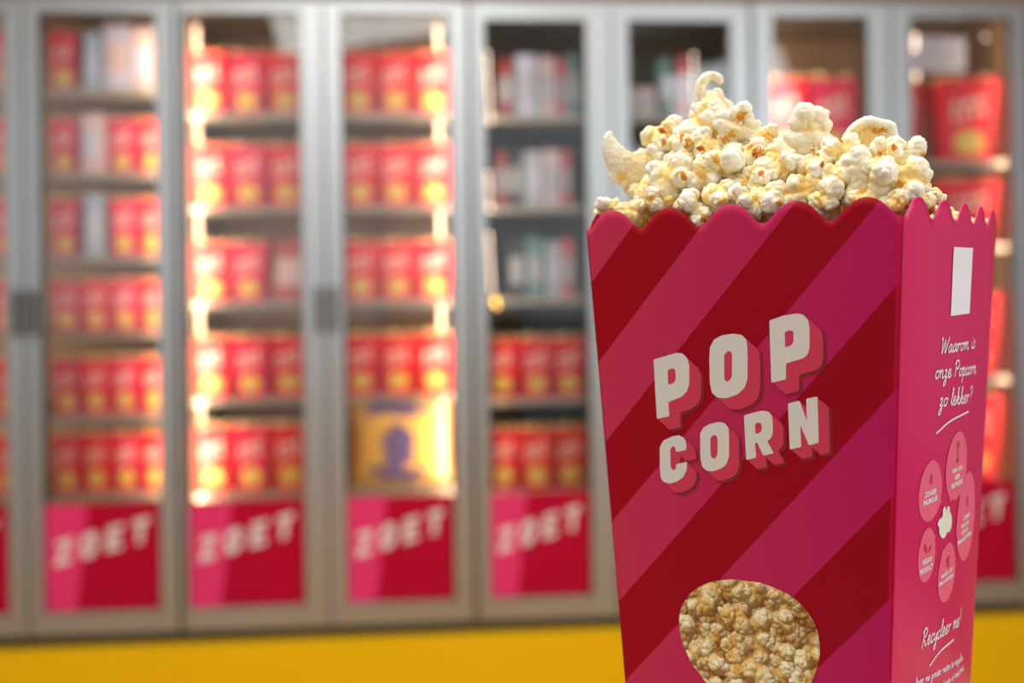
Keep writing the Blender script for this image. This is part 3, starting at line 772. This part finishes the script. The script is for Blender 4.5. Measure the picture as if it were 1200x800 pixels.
from mathutils import noise as mnoise
def pop_mesh(name, lobes, spots, voxel, seed, crumple=.05, unit=1.0, inner=.55):
    """lobes: (x,y,z,rx,ry,rz); spots: (x,y,z,r,tone). One continuous puffed surface."""
    bm = bmesh.new()
    for (x, y, z, rx, ry, rz_) in lobes:
        bmesh.ops.create_icosphere(bm, subdivisions=3, radius=1.0, matrix=Matrix.Translation((x, y, z)) @ Matrix.Diagonal((rx, ry, rz_, 1)))
    me = bpy.data.meshes.new('tmp'); bm.to_mesh(me); bm.free()
    o = bpy.data.objects.new('tmp', me); C.objects.link(o)
    md = o.modifiers.new('r', 'REMESH'); md.mode = 'VOXEL'; md.voxel_size = voxel
    sm = o.modifiers.new('s', 'SMOOTH'); sm.iterations = 1; sm.factor = .5
    dg = bpy.context.evaluated_depsgraph_get(); me2 = bpy.data.meshes.new_from_object(o.evaluated_get(dg))
    bpy.data.objects.remove(o); bpy.data.meshes.remove(me)
    me2.name = name
    n = len(me2.vertices); co = np.empty(n * 3, 'f'); no = np.empty(n * 3, 'f')
    me2.vertices.foreach_get('co', co); me2.vertices.foreach_get('normal', no)
    co = co.reshape(-1, 3); no = no.reshape(-1, 3)
    # wrinkles: ridged noise pushed along the normals
    off = Vector((seed * 3.1, seed * 1.7, seed * .9))
    dsp = np.array([abs(mnoise.noise(Vector(c.tolist()) * (2.4 / unit) + off)) * 1.6 - .4 + .45 * abs(mnoise.noise(Vector(c.tolist()) * (5.5 / unit) + off)) for c in co])
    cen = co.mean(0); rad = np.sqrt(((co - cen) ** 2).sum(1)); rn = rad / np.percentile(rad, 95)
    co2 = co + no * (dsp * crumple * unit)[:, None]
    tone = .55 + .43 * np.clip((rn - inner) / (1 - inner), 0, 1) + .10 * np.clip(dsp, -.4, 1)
    for (x, y, z, r, t) in spots:
        if y is None:                    # on the surface that faces the front
            nr = np.where((abs(co[:, 0] - x) < .12 * unit) & (abs(co[:, 2] - z) < .12 * unit))[0]
            if len(nr) == 0: continue
            x, y, z = co[nr[np.argmin(co[nr, 1])]]
        d = np.sqrt(((co - np.array([x, y, z])) ** 2).sum(1)) / r
        jag = np.array([.95 * mnoise.noise(Vector((c[0] * 1.0, c[1], c[2] * .55)) * (9 / unit) + off) for c in co.tolist()])
        wgt = np.clip((1.05 - d + jag) / .2, 0, 1)
        tone = tone * (1 - wgt) + t * wgt
    me2.vertices.foreach_set('co', co2.astype('f').ravel())
    a = me2.attributes.new('tone', 'FLOAT', 'POINT'); a.data.foreach_set('value', np.clip(tone, .0, 1.1).astype('f'))
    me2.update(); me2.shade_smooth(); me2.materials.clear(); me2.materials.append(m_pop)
    return me2

# hull remains that show on the front of particular pieces: (x, -, z, radius, tone)
FRONT = {4: [(.1, None, .1, .17, .22)], 8: [(-.2, None, .25, .2, .12), (.25, None, .0, .16, .15), (.0, None, -.3, .14, .2)],
         9: [(-.1, None, .4, .18, .2), (0, None, .15, .2, .12), (.1, None, -.1, .2, .22), (.15, None, -.35, .16, .25)],
         10: [(0, None, 0, .6, .46), (.2, None, -.3, .2, .2)], 16: [(0, None, .05, .42, .27), (-.1, None, .1, .2, .34)], 17: [(-.1, None, .1, .38, .06), (.25, None, -.2, .25, .22)],
         19: [(-.3, None, .3, .17, .2), (.1, None, .2, .2, .12), (.3, None, -.2, .17, .25), (-.2, None, -.3, .2, .16), (0, None, -.05, .5, .45)],
         29: [(0, None, 0, .8, .5)], 30: [(-.1, None, .15, .2, .18)], 33: [(0, None, 0, .8, .5), (.1, None, .2, .15, .2)], 47: [(0, None, 0, .8, .5)],
         2: [(0, None, 0, .8, .58)], 36: [(0, None, 0, .8, .56)], 41: [(0, None, 0, .8, .6)], 43: [(0, None, 0, .8, .56)], 44: [(0, None, 0, .8, .56)],
         7: [(.0, None, -.3, .35, .52)], 21: [(.2, None, -.2, .2, .2)], 22: [(-.2, None, .3, .2, .18)], 24: [(.1, None, .1, .13, .1)], 28: [(0, None, -.4, .4, .5)]}
def random_pop(seed):
    r = random.Random(seed * 7 + 1); lobes = [(0, 0, 0, .52, .52, .52)]
    k = r.randint(3, 5)
    for i in range(k):
        z = 1 - 2 * (i + .5) / k; a = i * 2.4 + r.uniform(-.5, .5); q = math.sqrt(1 - z * z)
        dr = Vector((q * math.cos(a), q * math.sin(a), z)); R_ = r.uniform(.40, .60); ds = r.uniform(.38, .58)
        c = dr * ds
        lobes.append((*c, R_, R_ * r.uniform(.8, 1.1), R_ * r.uniform(.8, 1.1)))
        for j in range(r.randint(1, 3)):
            d2 = (dr + Vector((r.uniform(-1, 1), r.uniform(-1, 1), r.uniform(-1, 1))) * .9).normalized()
            c2 = c + d2 * R_ * r.uniform(.6, .85); r2 = R_ * r.uniform(.38, .62)
            lobes.append((*c2, r2, r2, r2))
    spots = []
    # hull remains where the lobes meet
    for j in range(r.randint(1, 3)):
        a = Vector(lobes[0][:3]); d = Vector((r.uniform(-1, 1), r.uniform(-1, .1), r.uniform(-1, 1))).normalized()
        spots.append((*(d * r.uniform(.5, .72)), r.uniform(.13, .24), r.choice([.1, .2, .3, .34])))
    for j in range(2):
        d = Vector((r.uniform(-1, 1), r.uniform(-1, 1), r.uniform(-1, 0))).normalized()
        spots.append((*(d * .7), r.uniform(.3, .42), .56))
    spots += FRONT.get(seed, [])
    return pop_mesh('popcorn', lobes, spots, .045, seed, .11)

def chain(P, r0, dy=1.0):
    """px points (x right, y up, r, depth) -> lobes"""
    Q = catmull([(p[0], p[1], p[2], p[3] if len(p) > 3 else 0) for p in P], 5)
    return [(q[0], q[3], q[1], q[2], q[2] * dy, q[2]) for q in Q]

def special(kind, me_name='popcorn'):
    if kind == 'flake':      # origin at photo (738,196); x right, z up, in units of one photo pixel
        lobes = chain([(-26, 39, 4), (-26, 30, 8), (-21, 17, 13), (-12, 5, 17), (0, -4, 20), (16, -4, 20), (28, 4, 17, 2)], 1, .6)
        lobes += [(-18, 0, -8, 10, 7, 10), (-6, 0, -17, 10, 8, 9), (10, 2, 10, 12, 9, 10), (20, 0, -18, 12, 9, 12)]
        return pop_mesh(me_name, lobes, [(-12, -8, -12, 7, .5), (24, -10, -14, 6, .5), (0, -8, -22, 8, .55), (-30, 0, 20, 4, .6)], 1.4, 1, .08, 16, .1), 1
    if kind == 'curl':       # (838,108)
        lobes = chain([(4, 12, 3.6), (1, 17, 4.8), (-8, 19, 5.4), (-16, 14, 6), (-19, 4, 6), (-17, -6, 6.5), (-8, -12, 6.5), (4, -13, 7), (12, -17, 7)], 1, 1.4)
        lobes += [(-10, 2, -22, 15, 12, 13), (8, 1, -24, 14, 12, 12), (-24, 3, -28, 10, 9, 13), (-4, 7, -6, 10, 3, 8)]
        return pop_mesh(me_name, lobes, [(-5, 4, -2, 8, .28), (2, 0, -6, 6, .24), (-18, -6, 10, 4, .6), (-6, -6, 20, 4, .6)], 1.15, 2, .07, 14, .1), 1
    if kind == 'ball':       # (945,156)
        lobes = [(-4, 0, 22, 15, 14, 14), (10, 1, 19, 14, 13, 13), (-14, 0, 12, 10, 10, 9), (18, 0, 8, 10, 10, 9), (2, 3, 6, 18, 14, 12),
                 (-12, 0, -8, 14, 12, 11), (4, -2, -8, 16, 13, 12), (16, 0, -10, 13, 11, 13), (-22, 2, -4, 8, 8, 8), (-2, 0, -18, 14, 12, 10), (24, 2, -16, 7, 7, 8), (18, 2, 22, 7, 7, 6)]
        return pop_mesh(me_name, lobes, [(-4, -11, 4, 4, .55), (4, -14, -20, 4, .2), (10, -12, -22, 3, .12), (-1, -12, 2, 4, .58)], 1.35, 3, .075, 22, .2), 1
    if kind == 'shell':      # (1018,158)
        lobes = chain([(-28, -14, 5), (-26, -2, 6), (-17, 9, 6.5), (-4, 15, 7), (10, 12, 7), (22, 9, 7), (25, 0, 6.5)], 1, 1.5)
        lobes += [(-13, 4, -3, 16, 7, 14), (2, 4, 2, 18, 7, 13), (15, 4, 2, 12, 7, 10), (-14, 6, -18, 12, 10, 12), (0, 4, -20, 14, 11, 12), (14, 4, -16, 12, 10, 12)]
        sp = [(-13, -4, -2, 13, .54), (0, -4, 3, 9, .54), (12, -4, 5, 5, .24), (4, -4, 4, 4, .27), (18, -4, 7, 3.5, .26)]
        rr = random.Random(3)
        sp += [(-14 + rr.uniform(-10, 11), -3, -2 + rr.uniform(-9, 8), 1.6, .46) for _ in range(18)]
        return pop_mesh(me_name, lobes, sp, 1.15, 4, .06, 15, .1), 1
    if kind == 'arm':        # (1055,185)
        lobes = chain([(-20, -8, 13), (-8, -6, 12), (4, 0, 10), (13, 8, 9), (18, 15, 10), (20, 9, 8), (20, 1, 4)], 1, 1.0) + [(-14, 0, -18, 12, 10, 12), (0, 0, -14, 12, 10, 12)]
        return pop_mesh(me_name, lobes, [(23, -5, 3, 4, .25), (18, -6, -4, 3.5, .15), (-14, -10, -4, 7, .5)], 1.3, 5, .11, 15, .2), 1
    if kind == 'thumb':      # (1007,208)
        lobes = chain([(-2, 26, 12), (0, 12, 15), (2, -2, 16), (0, -14, 14)], 1, .9) + [(14, 2, -16, 10, 9, 14), (-10, 2, -18, 9, 9, 10), (18, 4, 4, 8, 8, 10), (-14, 4, 4, 9, 9, 10), (-12, 4, 20, 10, 8, 8)]
        return pop_mesh(me_name, lobes, [(-8, -12, -24, 7, .52), (2, -12, -26, 6, .5)], 1.3, 6, .075, 22, .2), 1
    if kind == 'bar':        # (868,150)
        lobes = chain([(-26, 4, 8), (-14, -2, 9), (0, -6, 9), (12, -8, 9), (20, -7, 8)], 1, .9) + \
                [(2, 2, 22, 10, 9, 10), (-8, 2, 16, 10, 9, 10), (6, 2, 12, 8, 8, 8), (8, 0, 4, 8, 8, 7), (-22, 3, 14, 10, 8, 8), (-12, 4, -20, 8, 8, 10), (-2, 6, -22, 8, 4, 7), (-22, 3, -12, 8, 8, 10), (16, 0, 4, 6, 6, 6)]
        return pop_mesh(me_name, lobes, [(-4, -6, 13, 5.5, .2), (2, -7, 16, 3.5, .3), (-22, -6, -14, 6, .25), (-14, -6, -8, 5, .35), (22, -8, -12, 4, .4), (-2, -4, -22, 8, .5)], 1.3, 7, .09, 15, .15), 1

HEAP = [
    ('flake', 0.0581, 0.5333, 1.5522, 0.0149, 0, 'long curved cream flake of popcorn sticking out at the left like a horn'),
    ('curl', 0.1005, 0.5362, 1.5886, 0.0108, 0, 'popcorn hooked into a thin curl at the very top of the heap'),
    ('ball', 0.1337, 0.4953, 1.5629, 0.0131, 0, 'white double-domed popcorn standing up at the middle of the heap'),
    ('shell', 0.1558, 0.4773, 1.5595, 0.0126, 0, 'opened popcorn with yellow honeycomb hollow and amber slit, right side'),
    ('arm', 0.1639, 0.4619, 1.5477, 0.0115, 0, 'white popcorn reaching right with a round knob and amber tip'),
    ('thumb', 0.1456, 0.4586, 1.5394, 0.0107, 0, 'tall thumb-shaped white popcorn behind the rightmost front scallops'),
    ('bar', 0.1069, 0.5085, 1.5673, 0.0118, 0, 'yellowish popcorn with a flat slanted flake and amber core, below the curl'),
    ('n', 0.0446, 0.5285, 1.5322, 0.0066, 1, 'small peach popcorn in the leftmost corner of the box'),
    ('n', 0.0564, 0.5201, 1.5291, 0.0081, 2, 'yellowish popcorn in the first valley of the front rim'),
    ('n', 0.0642, 0.5082, 1.5338, 0.0059, 3, 'small pale popcorn above the first front valley'),
    ('n', 0.0749, 0.5125, 1.5443, 0.0119, 4, 'large round cream popcorn with an amber dot, right of the horn-like flake'),
    ('n', 0.0791, 0.495, 1.5312, 0.0077, 5, 'plump white popcorn above the second scallop of the front rim'),
    ('n', 0.0851, 0.4905, 1.524, 0.0053, 6, 'little cream popcorn in the second valley of the front rim'),
    ('n', 0.0928, 0.49, 1.5338, 0.0087, 7, "cone-shaped cream popcorn above the third scallop's left slope"),
    ('n', 0.0737, 0.5343, 1.567, 0.0099, 8, 'cream popcorn with brown flecks at the left shoulder of the heap'),
    ('n', 0.0806, 0.5203, 1.5619, 0.0089, 9, 'popcorn split by an amber seam, left shoulder of the heap'),
    ('n', 0.081, 0.5156, 1.5533, 0.008, 10, 'golden popcorn just under the seam-split one on the left shoulder'),
    ('n', 0.0892, 0.5272, 1.57, 0.0094, 11, "smooth cream popcorn left of the heap's top"),
    ('n', 0.0898, 0.5108, 1.5583, 0.0091, 12, 'round cream popcorn in the middle of the left peak'),
    ('n', 0.0967, 0.5297, 1.5793, 0.0103, 13, 'broad cream popcorn right below the curl'),
    ('n', 0.0978, 0.4993, 1.5514, 0.0093, 14, 'boxy pale popcorn under the slanted flake'),
    ('n', 0.0896, 0.506, 1.5456, 0.0086, 15, 'pale oblong popcorn between the left peak and the front rim'),
    ('n', 0.1154, 0.5031, 1.5617, 0.0066, 16, 'popcorn with a square amber hull between the two peaks'),
    ('n', 0.1093, 0.4987, 1.5543, 0.0066, 17, 'popcorn with a dark brown hull patch between the two peaks'),
    ('n', 0.1168, 0.493, 1.5505, 0.0076, 18, 'crumpled cream popcorn left of the middle dome'),
    ('n', 0.1031, 0.4957, 1.541, 0.0062, 19, 'amber-speckled popcorn low between the left peak and the middle'),
    ('n', 0.1024, 0.4787, 1.5306, 0.0074, 20, 'white popcorn above the third scallop of the front rim'),
    ('n', 0.1108, 0.476, 1.5315, 0.0081, 21, 'cream popcorn above the third valley of the front rim'),
    ('n', 0.11, 0.4884, 1.5425, 0.0076, 22, 'knobbly cream popcorn below the brown-hulled one'),
    ('n', 0.1212, 0.4848, 1.5466, 0.0086, 23, 'wrinkled popcorn under the middle dome, left part'),
    ('n', 0.1317, 0.4751, 1.5455, 0.0088, 24, 'wrinkled popcorn under the middle dome, right part'),
    ('n', 0.1245, 0.472, 1.5358, 0.0088, 25, 'wide cream popcorn above the fourth scallop of the front rim'),
    ('n', 0.1319, 0.4595, 1.5311, 0.0078, 26, 'white popcorn above the fourth valley of the front rim'),
    ('n', 0.143, 0.4755, 1.5513, 0.0092, 27, 'smooth oval white popcorn left of the honeycomb one'),
    ('n', 0.1379, 0.4676, 1.5403, 0.0087, 28, 'white popcorn low in front of the oval one'),
    ('n', 0.1461, 0.4552, 1.5292, 0.0071, 29, 'golden popcorn behind the fifth scallop of the front rim'),
    ('n', 0.1586, 0.4619, 1.5503, 0.0072, 30, 'popcorn with one amber dot just below the honeycomb one'),
    ('n', 0.1539, 0.4547, 1.5397, 0.0092, 31, 'white lobed popcorn below the one with an amber dot'),
    ('n', 0.1618, 0.4514, 1.5351, 0.0098, 32, 'large white popcorn above the near corner of the box'),
    ('n', 0.1544, 0.4453, 1.5271, 0.0066, 33, 'golden popcorn tucked behind the near corner of the box'),
    ('n', 0.1776, 0.4768, 1.5392, 0.0059, 34, 'pale popcorn above the first scallop of the right side'),
    ('n', 0.1872, 0.4867, 1.5324, 0.0053, 35, 'small cream popcorn with a bent tip above the second right-side scallop'),
    ('n', 0.1761, 0.4693, 1.5284, 0.0055, 36, 'small yellowish popcorn in the first valley of the right side'),
    ('n', 0.2047, 0.5118, 1.5252, 0.0052, 37, 'small cream popcorn in the second valley of the right side'),
    ('n', 0.2231, 0.5381, 1.5239, 0.0046, 38, 'small cream popcorn in the third valley of the right side'),
    ('n', 0.2404, 0.5619, 1.524, 0.0039, 39, 'tiny cream popcorn in the fourth valley of the right side'),
    ('n', 0.0707, 0.5343, 1.5563, 0.0091, 40, 'cream popcorn behind the root of the horn-like flake'),
    ('n', 0.0627, 0.5245, 1.539, 0.0081, 41, 'soft yellow popcorn below the horn-like flake'),
    ('n', 0.1058, 0.5155, 1.557, 0.008, 42, 'shaded popcorn behind the boxy pale one'),
    ('n', 0.1173, 0.4924, 1.5401, 0.0076, 43, 'yellowish popcorn half hidden under the wrinkled ones'),
    ('n', 0.1498, 0.4799, 1.5461, 0.0082, 44, 'yellowish popcorn half hidden behind the thumb-shaped one'),
    ('n', 0.0953, 0.4877, 1.5275, 0.0061, 45, 'small cream popcorn peeping over the third front scallop'),
    ('n', 0.1287, 0.4649, 1.5251, 0.005, 46, 'small cream popcorn peeping into the fourth front valley'),
    ('n', 0.0727, 0.5097, 1.5338, 0.0055, 47, 'tiny golden popcorn between two white ones at the left'),
]

SPW = {'flake': 36, 'curl': 26, 'ball': 34, 'shell': 34, 'arm': 32, 'thumb': 30, 'bar': 30}
backing = []
for kind, x, y, z, r, seed, label in HEAP:
    if kind == 'n':
        me = random_pop(seed); s_ = r * 1.12; rr = random.Random(seed + 50)
        rot = (0, 0, 0) if seed in FRONT else (rr.uniform(-.6, .6), rr.uniform(0, 6.28), rr.uniform(-.6, .6))
    else:
        me, _ = special(kind); s_ = r / SPW[kind]; rot = (0, 0, 0)
    o = bpy.data.objects.new('popcorn_piece', me); C.objects.link(o); o.location = (x, y, z); o.scale = (s_,) * 3; o.rotation_euler = rot
    tag(o, label, 'popcorn', 'popcorn pieces heaped in the big box')
    backing.append((x, y, z, r if kind == 'n' else r * .6))
# pieces deeper in the box, copies of four kinds
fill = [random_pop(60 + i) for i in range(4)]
for me in fill:                                   # tone lowered evenly, so the deeper pieces turn more golden
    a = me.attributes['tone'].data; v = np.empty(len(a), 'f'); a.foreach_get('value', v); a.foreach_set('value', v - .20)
rr = random.Random(9); placed = []
tries = 0
for bx_, by_, bz_, br_ in backing: placed.append((bx_ + by_ * .01, by_ + .017, bz_ - .005))
nb = len(placed); k_ = 0; src = None
while len(placed) < nb + 70 and tries < 6000:
    tries += 1
    p, q = rr.uniform(-.055, .055), rr.uniform(-.058, .062)
    mound = max(0, 1 - (p / .06) ** 2) * max(0, 1 - (q / .068) ** 2)
    h = rr.uniform(-.016, .004 + .036 * mound)
    X = M0[0] + UX * p + VX * q; Y = M0[1] + UY * p + VY * q; Z = EYE + T0 + h
    if any((X - a) ** 2 + (Y - b_) ** 2 + (Z - c_) ** 2 < .0125 ** 2 for a, b_, c_ in placed): continue
    placed.append((X, Y, Z))
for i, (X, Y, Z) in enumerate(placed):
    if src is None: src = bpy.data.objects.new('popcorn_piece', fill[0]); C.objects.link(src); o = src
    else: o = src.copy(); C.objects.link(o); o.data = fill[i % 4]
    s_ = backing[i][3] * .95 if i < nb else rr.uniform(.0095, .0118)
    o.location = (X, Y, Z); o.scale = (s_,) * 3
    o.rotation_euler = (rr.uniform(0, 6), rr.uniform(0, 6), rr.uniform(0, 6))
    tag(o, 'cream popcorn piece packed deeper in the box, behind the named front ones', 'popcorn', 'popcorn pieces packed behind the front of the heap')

# ------------------------------------------------------------------ the popcorn picture printed on the front panel (flat ink)
def picture():
    rs = np.random.RandomState(11)
    nx, ny = 250, 232
    x0, x1, y0, y1 = -.034, .036, .152, .217
    px = (x1 - x0) / (nx - 1)
    Hz = np.full((ny, nx), -9.0); Sh = np.zeros((ny, nx)); Tn = np.full((ny, nx), .15)
    src_ = [random_pop(80 + i) for i in range(7)]
    dat = []
    for me in src_:
        n = len(me.vertices); co = np.empty(n * 3, 'f'); no = np.empty(n * 3, 'f'); tt = np.empty(n, 'f')
        me.vertices.foreach_get('co', co); me.vertices.foreach_get('normal', no); me.attributes['tone'].data.foreach_get('value', tt)
        dat.append((co.reshape(-1, 3), no.reshape(-1, 3), tt))
    lt = np.array([-.45, -.65, .62]); lt = lt / np.linalg.norm(lt)
    for layer, (stp, rad) in enumerate(((.0085, .0084), (.0112, .0082))):
        for gy in np.arange(y0 - .004, y1 + .005, stp):
            for gx in np.arange(x0 - .004, x1 + .005, stp):
                if layer == 1 and rs.rand() < .08: continue
                co, no, tt = dat[rs.randint(7)]
                R_ = np.array(Euler(tuple(rs.uniform(0, 6.28, 3))).to_matrix())
                c = co @ R_.T * rad * rs.uniform(.8, 1.15); nn = no @ R_.T
                cx, cy = gx + rs.uniform(-.0025, .0025), gy + rs.uniform(-.0025, .0025)
                off = layer * .005 + rs.uniform(0, .003)
                X = c[:, 0] + cx; Y = c[:, 1] + cy; Z = c[:, 2] + off
                sh = np.clip(nn @ lt, 0, 1)
                for ddx, ddy in ((0, 0), (.5, .5)):
                    ix = np.floor((X - x0) / px + ddx).astype(int); iy = np.floor((Y - y0) / px + ddy).astype(int)
                    ok = (ix >= 0) & (ix < nx) & (iy >= 0) & (iy < ny) & (nn[:, 2] > -.1)
                    o_ = np.argsort(Z[ok]); a_, b_ = iy[ok][o_], ix[ok][o_]; z_ = Z[ok][o_]
                    k = z_ > Hz[a_, b_]; a_, b_ = a_[k], b_[k]
                    Hz[a_, b_] = z_[k]; Sh[a_, b_] = sh[ok][o_][k]; Tn[a_, b_] = tt[ok][o_][k]
    for me in src_: bpy.data.meshes.remove(me)
    depth = np.clip((Hz + .002) / .013, .05, 1)
    stops = np.array([0, .16, .36, .55, .76, 1.0]); cols = np.array([(.12, .025, .003), (.45, .14, .01), (.62, .30, .04), (.74, .48, .15), (.80, .64, .34), (.86, .78, .54)])
    t = np.clip(Tn - .06, 0, 1); rgb = np.stack([np.interp(t, stops, cols[:, i]) for i in range(3)], -1)
    v = (.34 + 1.05 * Sh) * (.15 + .85 * depth)
    warm = np.stack([v ** .9, v ** 1.25, v ** 1.7], -1)
    col = np.clip(rgb * warm, .004, 1)
    X, Y = np.meshgrid(np.linspace(x0, x1, nx), np.linspace(y0, y1, ny))
    V, F, Cc = [], [], []; idx = -np.ones(X.shape, int)
    for j in range(ny):
        for i in range(nx):
            if inside(X[j, i], Y[j, i]):
                idx[j, i] = len(V); V.append(fpt(X[j, i], Y[j, i], .00025)); Cc.append((*col[j, i], 1))
    for j in range(ny - 1):
        for i in range(nx - 1):
            q = (idx[j, i], idx[j + 1, i], idx[j + 1, i + 1], idx[j, i + 1])
            if min(q) >= 0: F.append(q)
            else:
                t_ = [k for k in q if k >= 0]
                if len(t_) == 3: F.append(tuple(t_))
    o = pymesh('popcorn_picture', V, F, None, boxroot)
    at2 = o.data.color_attributes.new('ink', 'FLOAT_COLOR', 'POINT')
    at2.data.foreach_set('color', np.array(Cc, 'f').ravel())
    m = mat('picture_ink', (1, 1, 1), .45, spec=.2); a = m.node_tree.nodes.new('ShaderNodeAttribute'); a.attribute_name = 'ink'
    m.node_tree.links.new(a.outputs['Color'], m.node_tree.nodes['Principled BSDF'].inputs['Base Color'])
    o.data.materials.clear(); o.data.materials.append(m)
picture()
